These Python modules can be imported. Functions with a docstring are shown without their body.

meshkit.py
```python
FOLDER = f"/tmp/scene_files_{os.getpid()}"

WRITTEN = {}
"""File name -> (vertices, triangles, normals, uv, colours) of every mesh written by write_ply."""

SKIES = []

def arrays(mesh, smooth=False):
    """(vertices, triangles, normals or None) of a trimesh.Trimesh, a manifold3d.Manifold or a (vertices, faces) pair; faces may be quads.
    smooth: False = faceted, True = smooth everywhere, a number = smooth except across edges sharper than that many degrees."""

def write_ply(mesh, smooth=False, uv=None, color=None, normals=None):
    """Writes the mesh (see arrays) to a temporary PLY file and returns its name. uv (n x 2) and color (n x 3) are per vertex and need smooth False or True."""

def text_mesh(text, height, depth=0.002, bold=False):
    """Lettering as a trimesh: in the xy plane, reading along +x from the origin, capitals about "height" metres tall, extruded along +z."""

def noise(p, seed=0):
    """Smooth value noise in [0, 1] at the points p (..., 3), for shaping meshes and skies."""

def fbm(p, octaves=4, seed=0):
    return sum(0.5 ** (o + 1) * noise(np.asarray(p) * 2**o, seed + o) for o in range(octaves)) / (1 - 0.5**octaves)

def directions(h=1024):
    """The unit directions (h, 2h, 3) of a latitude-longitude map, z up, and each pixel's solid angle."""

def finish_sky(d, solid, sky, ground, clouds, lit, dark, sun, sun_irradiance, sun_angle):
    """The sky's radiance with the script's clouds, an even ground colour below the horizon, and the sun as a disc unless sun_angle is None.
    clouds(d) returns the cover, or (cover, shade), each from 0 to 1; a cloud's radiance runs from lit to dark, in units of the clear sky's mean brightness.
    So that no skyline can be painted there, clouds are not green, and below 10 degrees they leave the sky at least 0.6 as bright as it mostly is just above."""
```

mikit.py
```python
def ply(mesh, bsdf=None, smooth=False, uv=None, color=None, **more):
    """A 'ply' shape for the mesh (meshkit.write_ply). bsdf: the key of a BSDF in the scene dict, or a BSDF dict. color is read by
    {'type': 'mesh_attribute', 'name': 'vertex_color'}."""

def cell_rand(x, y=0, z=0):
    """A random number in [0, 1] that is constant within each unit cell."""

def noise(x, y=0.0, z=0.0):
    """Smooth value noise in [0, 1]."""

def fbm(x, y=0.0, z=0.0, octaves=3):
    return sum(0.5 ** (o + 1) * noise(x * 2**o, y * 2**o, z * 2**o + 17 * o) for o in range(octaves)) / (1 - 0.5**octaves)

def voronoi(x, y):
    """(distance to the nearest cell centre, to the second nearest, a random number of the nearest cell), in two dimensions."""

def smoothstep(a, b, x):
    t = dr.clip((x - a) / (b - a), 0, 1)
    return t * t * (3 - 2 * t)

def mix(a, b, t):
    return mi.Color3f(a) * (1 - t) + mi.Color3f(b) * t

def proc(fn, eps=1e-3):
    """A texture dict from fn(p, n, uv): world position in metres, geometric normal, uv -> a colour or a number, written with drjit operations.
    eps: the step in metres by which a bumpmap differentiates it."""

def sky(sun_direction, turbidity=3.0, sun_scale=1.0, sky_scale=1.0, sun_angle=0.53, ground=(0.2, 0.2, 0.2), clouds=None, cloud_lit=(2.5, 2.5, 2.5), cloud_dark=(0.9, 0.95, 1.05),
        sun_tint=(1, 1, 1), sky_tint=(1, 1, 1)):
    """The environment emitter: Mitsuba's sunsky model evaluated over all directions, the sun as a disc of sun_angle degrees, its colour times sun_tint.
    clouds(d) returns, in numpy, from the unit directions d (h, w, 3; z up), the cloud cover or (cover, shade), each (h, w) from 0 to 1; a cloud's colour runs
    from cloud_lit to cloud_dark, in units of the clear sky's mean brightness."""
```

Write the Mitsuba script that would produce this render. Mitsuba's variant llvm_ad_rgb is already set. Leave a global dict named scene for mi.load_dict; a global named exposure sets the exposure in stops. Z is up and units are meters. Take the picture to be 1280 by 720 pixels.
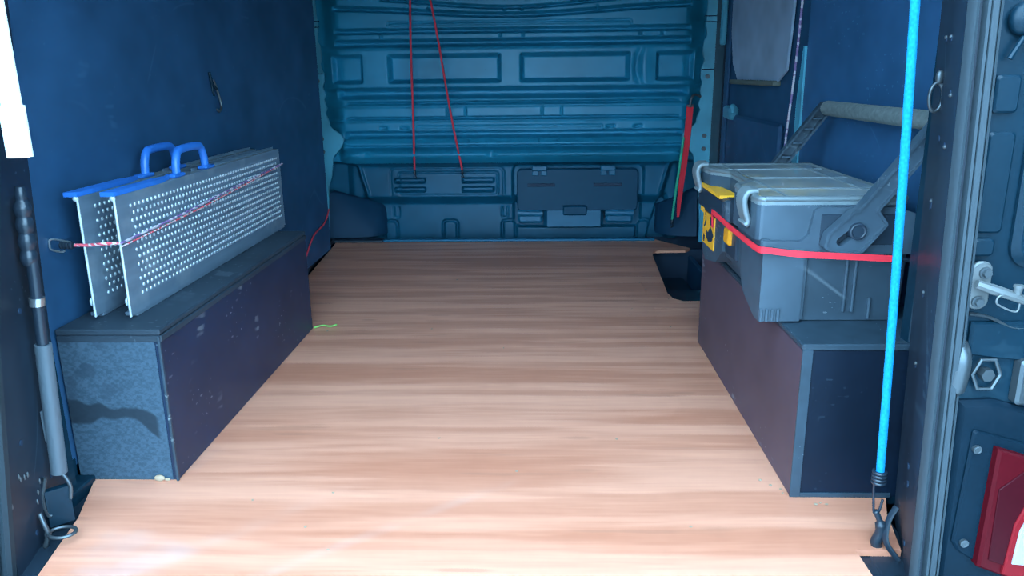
import math, random
import numpy as np, trimesh, manifold3d as m3
import drjit as dr
import mitsuba as mi
import mikit, meshkit
from mikit import proc, noise, fbm, smoothstep, mix, voronoi
from shapely.geometry import Polygon, box as sbox, Point, LineString
from shapely import affinity
from shapely.ops import unary_union

random.seed(7); rng = np.random.default_rng(7)
scene, labels = {'type': 'scene'}, {}
T = mi.ScalarTransform4f

# ------------------------------------------------------------------ camera, sky, exposure
CAM = np.array([0.127, 0.0, 0.794]); YAW, PITCH, ROLL, FPX = 0.036, 0.269, -0.012, 972.9
cy, sy, cp, sp = math.cos(YAW), math.sin(YAW), math.cos(PITCH), math.sin(PITCH)
fwd = np.array([-sy*cp, cy*cp, -sp]); rgt = np.array([cy, sy, 0.0]); up = np.cross(rgt, fwd)
up = -math.sin(ROLL)*rgt + math.cos(ROLL)*up
scene['camera'] = {'type': 'perspective', 'fov': 2*math.degrees(math.atan(640/FPX)), 'fov_axis': 'x', 'near_clip': 0.02, 'far_clip': 500.0,
                   'to_world': T().look_at(origin=CAM.tolist(), target=(CAM+fwd).tolist(), up=up.tolist())}
# even overcast daylight: it reaches the load space through the open rear doorway only
scene['sky'] = mikit.sky([0.2, -0.6, 0.75], turbidity=4.0, sun_scale=0.0, sky_scale=1.0, ground=(0.27, 0.27, 0.27),
                         clouds=lambda d: (np.ones(d.shape[:2]), 0.25*meshkit.fbm(d*3.0, 3, 5)), cloud_lit=(2.5, 4.6, 6.6), cloud_dark=(1.7, 3.2, 4.7))
exposure = 4.3

# ------------------------------------------------------------------ materials
def P(name, base, rough=0.5, **kw):
    d = {'type': 'principled', 'roughness': rough, 'specular': kw.pop('specular', 0.5)}
    d['base_color'] = base if isinstance(base, dict) else {'type': 'rgb', 'value': list(base)}
    bump = kw.pop('bump', None)
    d.update(kw)
    if bump is not None:
        d = {'type': 'bumpmap', 'arbitrary': bump[0], 'scale': bump[1], 'bsdf': d}
    scene['m_'+name] = {'type': 'twosided', 'bsdf': d}
    return name

def f_floor(p, n, uv):
    x, y = p.x, p.y
    wob = 0.035*fbm(x*1.6, y*2.5, 3.1)
    g = fbm(x*1.9 + 5, (y + wob)*24, 1.0, 4)
    fine = fbm(x*9.0, (y + wob)*150, 2.0, 3)
    band = noise(x*0.7, (y + wob)*8.0, 9.0)
    knots = smoothstep(0.73, 0.86, fbm(x*4.5, y*34, 7.0, 3))
    t = dr.clip(0.12 + 0.6*smoothstep(0.30, 0.72, g) + 0.3*(fine-0.5) + 0.40*(band-0.45), 0, 1)
    c = mix((0.50, 0.168, 0.094), (0.72, 0.300, 0.187), t)
    c = mix(c, (0.40, 0.15, 0.09), 0.4*knots)
    d1 = dr.abs((x + 0.53) - (y - 1.12)*1.05) ; d2 = dr.abs((x + 0.33) - (y - 1.10)*1.30)
    scuff = smoothstep(0.035, 0.0, d2)*smoothstep(1.48, 1.25, y)*noise(x*30, y*30) + 0.8*smoothstep(0.05, 0.0, d1)*smoothstep(1.45, 1.2, y)*noise(x*18, y*40, 4)
    c = mix(c, (0.62, 0.42, 0.36), 0.22*dr.clip(scuff, 0, 1))
    dust = smoothstep(0.62, 0.80, fbm(x*5, y*6, 12.0, 4))*smoothstep(-0.2, -0.6, x)*smoothstep(1.7, 1.3, y)
    return mix(c, (0.52, 0.34, 0.30), 0.35*dust)
P('laminate', proc(f_floor), 0.36, specular=0.5)

def film(base, scuffcol, k=1.0, scale=1.0):
    def f(p, n, uv):
        u, v, w = p.x*scale, p.y*scale, p.z*scale
        blot = fbm(u*7, v*7, w*7, 3)
        c = mix(tuple(0.7*b for b in base), tuple(1.35*b for b in base), blot)
        s = smoothstep(0.70, 0.80, fbm(u*5+v*11, v*5-w*9, w*3, 3))*smoothstep(0.45, 0.8, noise(u*90, v*22+w*60, w*90))
        line = smoothstep(0.018, 0.0, dr.abs(noise(u*3+w*4, v*4-w*3, 2.0)-0.5))*smoothstep(0.60, 0.70, noise(u*6, v*6, w*6+3))
        spk = smoothstep(0.86, 0.90, noise(u*120, v*120, w*120))*smoothstep(0.6, 0.75, noise(u*9, v*9, w*9))
        return mix(c, scuffcol, k*dr.clip(0.5*s + 0.35*line + 0.5*spk, 0, 0.6))
    return proc(f)
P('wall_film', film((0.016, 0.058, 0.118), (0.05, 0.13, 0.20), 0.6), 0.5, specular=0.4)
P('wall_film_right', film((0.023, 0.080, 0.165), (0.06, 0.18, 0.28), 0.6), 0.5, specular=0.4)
P('box_film', film((0.004, 0.016, 0.040), (0.10, 0.12, 0.14), 1.9), 0.42, specular=0.45)
P('box_film_right', film((0.050, 0.032, 0.046), (0.13, 0.14, 0.16), 1.7), 0.42, specular=0.45)
P('box_top', film((0.014, 0.025, 0.036), (0.07, 0.09, 0.11), 0.6), 0.6)
def f_end(p, n, uv):
    x, z = p.x, p.z
    m = fbm(x*170, p.y*26, z*170, 3)
    c = mix((0.025, 0.049, 0.069), (0.042, 0.071, 0.098), smoothstep(0.25, 0.75, m))
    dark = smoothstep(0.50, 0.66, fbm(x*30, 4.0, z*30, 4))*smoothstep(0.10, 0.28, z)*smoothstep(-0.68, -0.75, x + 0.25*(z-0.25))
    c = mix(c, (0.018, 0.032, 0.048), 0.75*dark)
    mid = 0.150 - 1.4*dr.square(dr.maximum(x + 0.70, 0)/0.1*0.1)*3.2 - 0.25*dr.maximum(x+0.70, 0) + 0.012*(noise(x*40, z*10)-0.5)
    wid = 0.010 + 0.012*smoothstep(-0.72, -0.80, x) + 0.012*smoothstep(-0.69, -0.64, x)
    st = smoothstep(wid + 0.005, wid - 0.003, dr.abs(z - mid))*smoothstep(-0.632, -0.642, x)
    return mix(c, (0.010, 0.018, 0.026), 0.9*st)
P('end_board', proc(f_end), 0.7, specular=0.3)
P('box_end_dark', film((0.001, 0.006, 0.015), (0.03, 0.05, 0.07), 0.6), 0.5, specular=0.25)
P('edge_tape', film((0.016, 0.032, 0.046), (0.20, 0.22, 0.22), 2.2, 2.5), 0.5)
P('bulk_paint', film((0.012, 0.185, 0.290), (0.04, 0.22, 0.32), 0.35, 0.7), 0.40, specular=0.38)
P('lower_plastic', film((0.004, 0.075, 0.130), (0.03, 0.13, 0.20), 0.35, 0.7), 0.4, specular=0.3)
P('hatch_paint', (0.003, 0.046, 0.085), 0.5, specular=0.2)
P('hatch_light', (0.008, 0.095, 0.165), 0.4, specular=0.35)
P('dark_gap', (0.004, 0.020, 0.045), 0.7)
P('trim_dark', (0.005, 0.034, 0.068), 0.6, specular=0.2)
P('flange_paint', film((0.060, 0.26, 0.34), (0.10, 0.3, 0.4), 0.5), 0.38)
P('pillar_paint', film((0.009, 0.016, 0.026), (0.05, 0.09, 0.11), 0.5), 0.42, specular=0.4)
P('body_paint', film((0.0025, 0.017, 0.029), (0.02, 0.045, 0.06), 0.5), 0.36, specular=0.25)
P('bumper_plastic', film((0.0016, 0.010, 0.018), (0.012, 0.02, 0.03), 0.4), 0.55, specular=0.12)
P('rubber', (0.016, 0.024, 0.030), 0.6, specular=0.2)
P('rubber_pale', (0.034, 0.047, 0.056), 0.6, specular=0.25)
P('rubber_dark', (0.018, 0.026, 0.038), 0.6)
P('ceiling_paint', (0.02, 0.06, 0.09), 0.5)
P('hardboard', film((0.23, 0.30, 0.38), (0.26, 0.28, 0.33), 0.3), 0.7, specular=0.2)
P('hardboard_edge', (0.10, 0.11, 0.09), 0.7)
def f_alu(p, n, uv):
    g = fbm(p.x*20, p.y*3, p.z*60, 3)
    w = smoothstep(0.55, 0.75, fbm(p.x*9, p.y*14, p.z*14, 4))
    return mix(mix((0.16, 0.22, 0.28), (0.23, 0.31, 0.38), g), (0.33, 0.38, 0.42), 0.5*w)
P('aluminium', proc(f_alu), 0.42, metallic=0.55)
P('alu_bright', (0.42, 0.48, 0.50), 0.4, metallic=0.3)
P('alu_grey', (0.16, 0.19, 0.20), 0.5, metallic=0.4)
P('blue_plastic', (0.022, 0.130, 0.42), 0.35)
P('blue_cord', proc(lambda p, n, uv: mix((0.006, 0.17, 0.40), (0.012, 0.26, 0.50), noise(p.x*500, p.y*500, p.z*260))), 0.8, specular=0.1)
P('white_plastic', (0.82, 0.84, 0.80), 0.35)
P('grey_tube', (0.065, 0.085, 0.10), 0.4)
P('black_tube', (0.012, 0.020, 0.030), 0.3)
P('chrome', (0.5, 0.52, 0.52), 0.22, metallic=0.9)
P('steel_dull', (0.09, 0.105, 0.115), 0.38, metallic=0.7)
P('black_plastic', film((0.010, 0.019, 0.029), (0.07, 0.10, 0.13), 0.5), 0.42)
P('tool_black', film((0.028, 0.046, 0.062), (0.30, 0.33, 0.34), 0.5, 1.6), 0.45)
P('tool_dark', (0.012, 0.024, 0.038), 0.45)
P('tool_mid', film((0.038, 0.060, 0.080), (0.30, 0.33, 0.34), 0.5, 1.6), 0.42)
P('tool_yellow', (0.75, 0.33, 0.014), 0.4)
P('tool_orange', (0.66, 0.24, 0.008), 0.4)
P('bin_yellow', (0.80, 0.50, 0.13), 0.6)
P('bin_brown', (0.50, 0.40, 0.27), 0.6)
P('bin_grey', (0.34, 0.37, 0.36), 0.5)
scene['m_clear_lid'] = {'type': 'blendbsdf', 'weight': 0.33, 'a': {'type': 'thindielectric', 'int_ior': 1.5},
    'b': {'type': 'twosided', 'bsdf': {'type': 'roughplastic', 'alpha': 0.25, 'diffuse_reflectance': {'type': 'rgb', 'value': [0.62, 0.66, 0.62]}}}}
P('smoke_lid', (0.15, 0.18, 0.19), 0.25, specular=0.7)
P('grip_foam', proc(lambda p, n, uv: mix((0.090, 0.105, 0.102), (0.145, 0.160, 0.155), fbm(p.x*120, p.y*120, p.z*120, 3))), 0.85, specular=0.15)
P('red_strap', (0.72, 0.030, 0.045), 0.7, specular=0.2)
P('red_cord', (0.62, 0.045, 0.070), 0.65, specular=0.2)
P('pink_cord', proc(lambda p, n, uv: mix((0.58, 0.08, 0.10), (0.55, 0.46, 0.46), smoothstep(0.45, 0.55, noise(p.x*160+p.z*120, p.y*160, p.z*160)))), 0.7)
P('purple_cord', proc(lambda p, n, uv: mix((0.16, 0.10, 0.22), (0.42, 0.38, 0.42), smoothstep(0.4, 0.6, noise(p.y*110, p.z*150, 1.0)))), 0.7)
P('green_cord', (0.02, 0.33, 0.19), 0.6)
P('wire_green', (0.20, 0.42, 0.08), 0.5)
P('wood_chip', (0.34, 0.23, 0.15), 0.8)
P('lamp_red', (0.070, 0.003, 0.006), 0.3, specular=0.08)
P('lamp_dark_red', (0.042, 0.003, 0.006), 0.3, specular=0.08)
P('lamp_pink', (0.20, 0.008, 0.012), 0.3, specular=0.1)
P('lamp_white', (0.32, 0.33, 0.33), 0.25, specular=0.3)
P('check_steel', (0.12, 0.125, 0.125), 0.45, metallic=0.35)

# ------------------------------------------------------------------ mesh helpers
cat = trimesh.util.concatenate
def rbox(x0, x1, y0, y1, z0, z1, r=0.002):
    lo, hi = np.array([x0, y0, z0], float), np.array([x1, y1, z1], float)
    lo, hi = np.minimum(lo, hi), np.maximum(lo, hi)
    r = min(r, 0.45*(hi-lo).min())
    pts = []
    for s in np.ndindex(2, 2, 2):
        c = np.where(s, hi, lo); sg = np.where(s, -1, 1)
        for a in range(3):
            q = c + sg*r; q[a] = c[a]; pts.append(q)
    return trimesh.convex.convex_hull(np.array(pts))
def ring_dirs(pts):
    p = np.asarray(pts, float); t = np.gradient(p, axis=0); t /= np.linalg.norm(t, axis=1, keepdims=True)+1e-12
    a = np.cross(t[0], [0, 0, 1.0]); a = a if np.linalg.norm(a) > 0.2 else np.cross(t[0], [1.0, 0, 0]); a /= np.linalg.norm(a)
    A = []
    for k in range(len(p)):
        a = a - t[k]*np.dot(a, t[k]); a /= np.linalg.norm(a); A.append(a.copy())
    A = np.array(A); return p, A, np.cross(t, A)
def tube(pts, r, sides=10, closed=False, flat=None):
    """A round (or, with flat, elliptic) tube along the points with end caps."""
    p = np.asarray(pts, float)
    if closed: p = np.vstack([p, p[:1]])
    p, A, B = ring_dirs(p)
    r = np.broadcast_to(r, (len(p),))[:, None, None]; r2 = r if flat is None else r*flat
    g = np.arange(sides)*2*np.pi/sides
    v = p[:, None] + r*np.cos(g)[None, :, None]*A[:, None] + r2*np.sin(g)[None, :, None]*B[:, None]
    n = len(p); i, j = np.meshgrid(np.arange(n-1), np.arange(sides), indexing='ij')
    q = np.stack([i*sides+j, i*sides+(j+1) % sides, (i+1)*sides+(j+1) % sides, (i+1)*sides+j], -1).reshape(-1, 4)
    f = [q[:, [0, 2, 1]], q[:, [0, 3, 2]]]
    v = v.reshape(-1, 3)
    if not closed:
        k = len(v); v = np.vstack([v, p[0], p[-1]]); j = np.arange(sides); jn = (j+1) % sides
        f += [np.stack([np.full(sides, k), j, jn], -1), np.stack([np.full(sides, k+1), (n-1)*sides+jn, (n-1)*sides+j], -1)]
    m = trimesh.Trimesh(v, np.vstack(f), process=False); m.fix_normals(); return m
def spline(pts, n=24):
    p = np.asarray(pts, float); p = np.vstack([2*p[0]-p[1], p, 2*p[-1]-p[-2]]); out = []
    for k in range(1, len(p)-2):
        for t in np.linspace(0, 1, n, endpoint=False):
            a, b, c, d = p[k-1:k+3]
            out.append(0.5*(2*b + (c-a)*t + (2*a-5*b+4*c-d)*t*t + (3*b-a-3*c+d)*t**3))
    return np.array(out + [p[-2]])
def cyl(a, b, r, sides=20, r2=None):
    a, b = np.array(a, float), np.array(b, float)
    return tube(np.array([a, a+(b-a)*0.5, b]), [r, 0.5*(r+(r2 or r)), r2 or r], sides)
def prism(poly, a, b, axis='z'):
    """Polygon extruded from a to b along an axis; the polygon's coordinates are the other two axes in order."""
    polys = getattr(poly, 'geoms', [poly]); ms = []
    for g in polys:
        m = trimesh.creation.extrude_polygon(g, abs(b-a), engine='earcut'); v = m.vertices.copy(); h = v[:, 2] + min(a, b)
        if axis == 'z': w = np.stack([v[:, 0], v[:, 1], h], -1)
        elif axis == 'y': w = np.stack([v[:, 0], h, v[:, 1]], -1)
        else: w = np.stack([h, v[:, 0], v[:, 1]], -1)
        mm = trimesh.Trimesh(w, m.faces, process=False)
        if mm.volume < 0: mm.invert()
        ms.append(mm)
    return cat(ms)
def rrect(x0, x1, y0, y1, r=0.01, q=4):
    return sbox(x0+r, y0+r, x1-r, y1-r).buffer(r, quad_segs=q)
def bevel_prism(poly, a, b, axis, ch):
    """Extrusion whose far (b) face is chamfered by ch."""
    s = 1 if b > a else -1
    m0 = prism(poly, a, b - s*ch, axis)
    rings = []
    outer = np.array(poly.exterior.coords)[:-1]
    inner = affinity.scale(poly, 1, 1)
    c = np.array(poly.centroid.coords[0])
    ext = outer.max(0)-outer.min(0); k = 1 - 2*ch/np.maximum(ext, 1e-6)
    inn = c + (outer-c)*k
    def P3(uv, h):
        h = np.full(len(uv), h)
        return {'z': np.stack([uv[:, 0], uv[:, 1], h], -1), 'y': np.stack([uv[:, 0], h, uv[:, 1]], -1), 'x': np.stack([h, uv[:, 0], uv[:, 1]], -1)}[axis]
    return trimesh.convex.convex_hull(np.vstack([P3(outer, a), P3(outer, b-s*ch), P3(inn, b)]))
def loft(poly, z0, z1, lean, n=1, side=None):
    """Plan polygon extruded upwards; lean(z) shifts x."""
    zs = np.linspace(z0, z1, n+1); ms = []
    outer = np.array(poly)[:, :2]; k = len(outer)
    v = np.vstack([np.column_stack([outer[:, 0]+lean(z), outer[:, 1], np.full(k, z)]) for z in zs])
    f = []
    for i in range(n):
        for j in range(k):
            a, b = i*k+j, i*k+(j+1) % k
            f += [[a, b, b+k], [a, b+k, a+k]]
    tri = trimesh.creation.triangulate_polygon(Polygon(outer), engine='earcut')[1]
    lookup = trimesh.creation.triangulate_polygon(Polygon(outer), engine='earcut')[0]
    from scipy.spatial import cKDTree
    idx = cKDTree(outer).query(lookup)[1]
    for t in tri:
        t = idx[t]; f += [list(t[::-1]), list(t + n*k)]
    m = trimesh.Trimesh(v, f, process=False); m.fix_normals(); return m
def torus(c, R, r, axis='y', n=24, s=8, a0=0, a1=2*np.pi, sx=1.0, sz=1.0):
    full = abs(a1-a0-2*np.pi) < 1e-6
    t = np.linspace(a0, a1, n+1)[:-1] if full else np.linspace(a0, a1, n)
    u, w = R*sx*np.cos(t), R*sz*np.sin(t); o = 0*t
    p = {'y': np.stack([u, o, w], -1), 'x': np.stack([o, u, w], -1), 'z': np.stack([u, w, o], -1)}[axis] + np.array(c)
    return tube(p, r, s, closed=full)
def sphere(c, r, sc=(1, 1, 1), sub=2):
    m = trimesh.creation.icosphere(sub, r); m.apply_scale(sc); m.apply_translation(c); return m

def add(key, mesh, mat, smooth=30):
    base, i = key, 0
    while key in scene:
        i += 1; key = f'{base}_{i:03d}'
    scene[key] = mikit.ply(mesh, 'm_'+mat, smooth)
    return key
def lab(key, label=None, category=None, group=None, kind=None):
    d = labels.setdefault(key, {})
    for k, v in (('label', label), ('category', category), ('group', group), ('kind', kind)):
        if v: d[k] = v
def struct(key, mesh, mat, smooth=30, label=None):
    k = add(key, mesh, mat, smooth); lab(k, label, None, None, 'structure'); return k

XL, XR = -0.82, 0.90                    # lining boards of the two sides
YB = 3.80                               # bulkhead

# ------------------------------------------------------------------ floor with the cut-out for the side step
floor_poly = Polygon([(-0.72, 0.99), (0.68, 0.99), (0.668, 1.112), (0.668, 1.185), (0.745, 1.185), (0.77, 1.30), (0.80, 1.38), (XR, 1.40), (XR, 2.72), (0.71, 2.70), (0.645, 2.695), (0.615, 2.73),
                      (0.604, 2.80), (0.637, 3.42), (0.648, 3.50), (0.665, 3.52), (0.80, 3.525), (0.83, 3.57), (0.70, 3.765), (-0.885, 3.765), (-0.87, 3.70), (-0.825, 3.10), (XL-0.0, 3.05), (XL, 1.41), (-0.785, 1.405),
                      (-0.738, 1.265), (-0.722, 1.18), (-0.705, 1.09)])
struct('floor', prism(floor_poly, -0.012, 0.0), 'laminate', False, 'wood-grain laminate load floor')
well = Polygon([(0.60, 2.69), (0.98, 2.69), (0.98, 3.58), (0.60, 3.58)])
add('floor__step_well', cat([rbox(0.59, 0.99, 2.66, 3.60, -0.20, -0.19), rbox(0.58, 0.59, 2.66, 3.60, -0.2, -0.013), rbox(0.59, 0.99, 2.65, 2.66, -0.2, -0.013), rbox(0.59, 0.99, 3.60, 3.61, -0.2, -0.013)]), 'dark_gap')
add('floor__step_tread', cat([rbox(0.62, 0.97, 2.68, 3.05, -0.10, -0.055, 0.008), rbox(0.62, 0.80, 3.05, 3.53, -0.19, -0.13, 0.008)]), 'body_paint')
add('floor__step_riser', rbox(0.81, 0.83, 2.72, 3.50, -0.15, -0.02, 0.004), 'trim_dark')
add('floor__sheet_seam', cat([rbox(0.525, 0.528, 2.75, 3.70, 0.0, 0.0006, 0.0002), rbox(0.525, 0.68, 2.60, 2.603, 0.0, 0.0006, 0.0002)]), 'laminate', False)
add('floor__metal_strip', rbox(-0.64, 0.69, 3.735, 3.765, 0.0, 0.012, 0.003), 'hatch_light')
add('floor__side_strip', cat([loft([(-0.89, 3.08), (-0.835, 3.08), (-0.885, 3.74), (-0.94, 3.74)], 0.0, 0.02, lambda z: 0), rbox(-0.90, -0.64, 3.72, 3.77, 0.0, 0.012)]), 'black_plastic')
add('floor__underbody', rbox(-1.0, 1.0, 1.0, 3.95, -0.26, -0.21), 'dark_gap')
add('floor__sill', cat([rbox(-0.80, 0.78, 0.985, 1.42, -0.10, -0.014, 0.006), rbox(-1.0, 1.0, 1.06, 1.12, -0.26, -0.02, 0.01)]), 'black_plastic')

# ------------------------------------------------------------------ shell: linings, roof, outer skin
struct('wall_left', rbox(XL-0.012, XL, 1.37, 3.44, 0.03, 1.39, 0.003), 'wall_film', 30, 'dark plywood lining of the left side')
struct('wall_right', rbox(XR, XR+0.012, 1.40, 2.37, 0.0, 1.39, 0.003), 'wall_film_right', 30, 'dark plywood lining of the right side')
struct('ceiling', rbox(-1.0, 1.0, 1.06, 3.95, 1.385, 1.42), 'ceiling_paint', 30)
add('ceiling__rear_header', rbox(-0.80, 0.80, 1.07, 1.16, 1.31, 1.386, 0.01), 'body_paint')
add('wall_left__kick_strip', rbox(-0.83, -0.782, 1.27, 1.4075, -0.02, 0.012, 0.003), 'body_paint')
add('wall_left__kick_strip', rbox(-0.832, -0.8195, 1.33, 1.41, 0.0, 0.05, 0.002), 'body_paint')
add('wall_left__outer_skin', cat([rbox(-1.01, -0.99, 1.12, 3.95, -0.26, 1.40), rbox(-0.90, -0.80, 1.30, 1.372, -0.02, 1.39)]), 'body_paint')
add('wall_right__outer_skin', cat([rbox(0.99, 1.01, 1.12, 3.95, -0.26, 1.40)]), 'body_paint')

# ------------------------------------------------------------------ bulkhead: one pressed panel
def sst(a, b, x):
    t = np.clip((x-a)/(b-a), 0, 1); return t*t*(3-2*t)
def rr_sd(x, z, x0, x1, z0, z1, r):
    qx = np.abs(x-(x0+x1)/2)-(x1-x0)/2+r; qz = np.abs(z-(z0+z1)/2)-(z1-z0)/2+r
    return np.hypot(np.maximum(qx, 0), np.maximum(qz, 0)) + np.minimum(np.maximum(qx, qz), 0) - r
def bulk(x, z):
    ax = np.abs(x); d = np.zeros_like(x)
    side = sst(0.86, 0.80, ax)
    def groove(zc, w, dep, xm=0.84):
        return -1.6*dep*np.exp(-((z-zc)/w)**4)*sst(xm, xm-0.03, ax)
    v1 = 1.108 - 0.045*sst(0.75, 0.0, ax)**1 + 0.03; v2 = 1.092 - 0.036*sst(0.85, 0.0, ax)
    d += -0.026*np.exp(-((z-(v1-0.004))/0.006)**4)*sst(0.62, 0.58, ax)
    d += groove(v2, 0.009, 0.024); d += groove(1.15, 0.012, 0.02); d += groove(1.24, 0.02, 0.03)
    sl = rr_sd(x, z, -0.575, 0.555, 1.009, 1.027, 0.009); d += 0.008*np.exp(-((sl)/0.0045)**2)*-1
    d += groove(0.990, 0.010, 0.024); d += groove(0.936, 0.013, 0.030)
    for xc in (-0.61, -0.05, 0.055, 0.60, 0.70): d += -0.012*np.exp(-((x-xc)/0.005)**4)*np.exp(-((z-0.969)/0.011)**4)
    for xc in (-0.50, -0.385, 0.05, -0.03, 0.40, 0.52): d += -0.012*np.exp(-((x-xc)/0.005)**4)*np.exp(-((z-1.082)/0.012)**4)
    # the row of pockets
    d += 0.016*sst(0.935, 0.90, z)*sst(0.712, 0.735, z)
    for x0, x1 in ((-0.86, -0.70), (-0.585, -0.048), (0.038, 0.556), (0.672, 0.86)):
        sd = rr_sd(x, z, x0, x1, 0.752, 0.888, 0.012)
        d += -0.052*sst(0.0, -0.020, sd)
    d += -0.022*np.exp(-(((x-0.585-0.10*(z-0.82)**2/0.01*0.3)/0.016)**2+((z-0.82)/0.085)**2)) + 0.010*np.exp(-(((x-0.62)/0.03)**2+((z-0.82)/0.10)**2))   # a dent by the right pocket
    d += groove(0.708, 0.020, 0.036); d += groove(0.662, 0.005, 0.014, 0.80); d += groove(0.591, 0.0055, 0.014, 0.80)
    d += 0.006*np.exp(-((z-0.648)/0.005)**2) + 0.006*np.exp(-((z-0.580)/0.005)**2)
    for xc in (-0.31, -0.222, 0.145, 0.238): d += -0.012*np.exp(-((x-xc)/0.004)**4)*np.exp(-((z-0.620)/0.024)**4)
    sl = rr_sd(x, z, -0.46, 0.43, 0.540, 0.552, 0.006); d += -0.008*np.exp(-((sl)/0.004)**2)
    for xc in (-0.52, 0.47, 0.60, -0.62): d += -0.012*np.exp(-((x-xc)/(0.022 if ax is None else 0.02))**4)*np.exp(-((z-0.546)/0.008)**4)
    d += groove(0.514, 0.014, 0.026, 0.82); d += 0.012*np.exp(-((z-0.474)/0.011)**2); d += groove(0.455, 0.007, 0.016, 0.82)
    for xc in (-0.21, -0.12, 0.13, 0.22): d += -0.008*np.exp(-((x-xc)/0.003)**4)*np.exp(-((z-0.49)/0.012)**4)
    xb = sst(0.86, 0.76, ax)
    d += 0.070*np.exp(-((z-0.424)/0.030)**2)*xb*(z >= 0.424) + 0.070*np.exp(-((z-0.424)/0.036)**2)*xb*(z < 0.424)
    d += -0.020*np.exp(-(((x+0.10)/0.02)**2+((z-0.424)/0.016)**2)) - 0.014*np.exp(-(((x+0.71)/0.02)**2+((z-0.424)/0.016)**2))
    low = sst(0.385, 0.355, z)
    d += -0.03*low
    edge = 0.724 + 0.10*(z-0.219)/0.155*0.4
    d += low*(-0.07*sst(edge, edge+0.03, ax) + 0.014*np.exp(-((ax-edge+0.006)/0.006)**2)*sst(0.20, 0.24, z))
    left = sst(0.0, -0.03, x)
    d += -0.085*sst(0.215, 0.155, z)*sst(0.78, 0.74, ax)
    for b in ((-0.605, -0.045, 0.19, 0.352, 0.03), (-0.565, -0.075, 0.215, 0.328, 0.012)):
        sd = rr_sd(x, z, *b); d += -0.007*np.exp(-(sd/0.0045)**2)*sst(0.20, 0.23, z)
    for x0, x1 in ((-0.585, -0.435), (-0.25, -0.095)):
        for zc in (0.288, 0.243): d += -0.028*sst(0.003, -0.004, rr_sd(x, z, x0, x1, zc-0.011, zc+0.011, 0.004))
    sd = rr_sd(x, z, 0.005, 0.635, 0.045, 0.362, 0.035); d += -0.022*sst(0.012, 0.0, sd)
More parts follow.
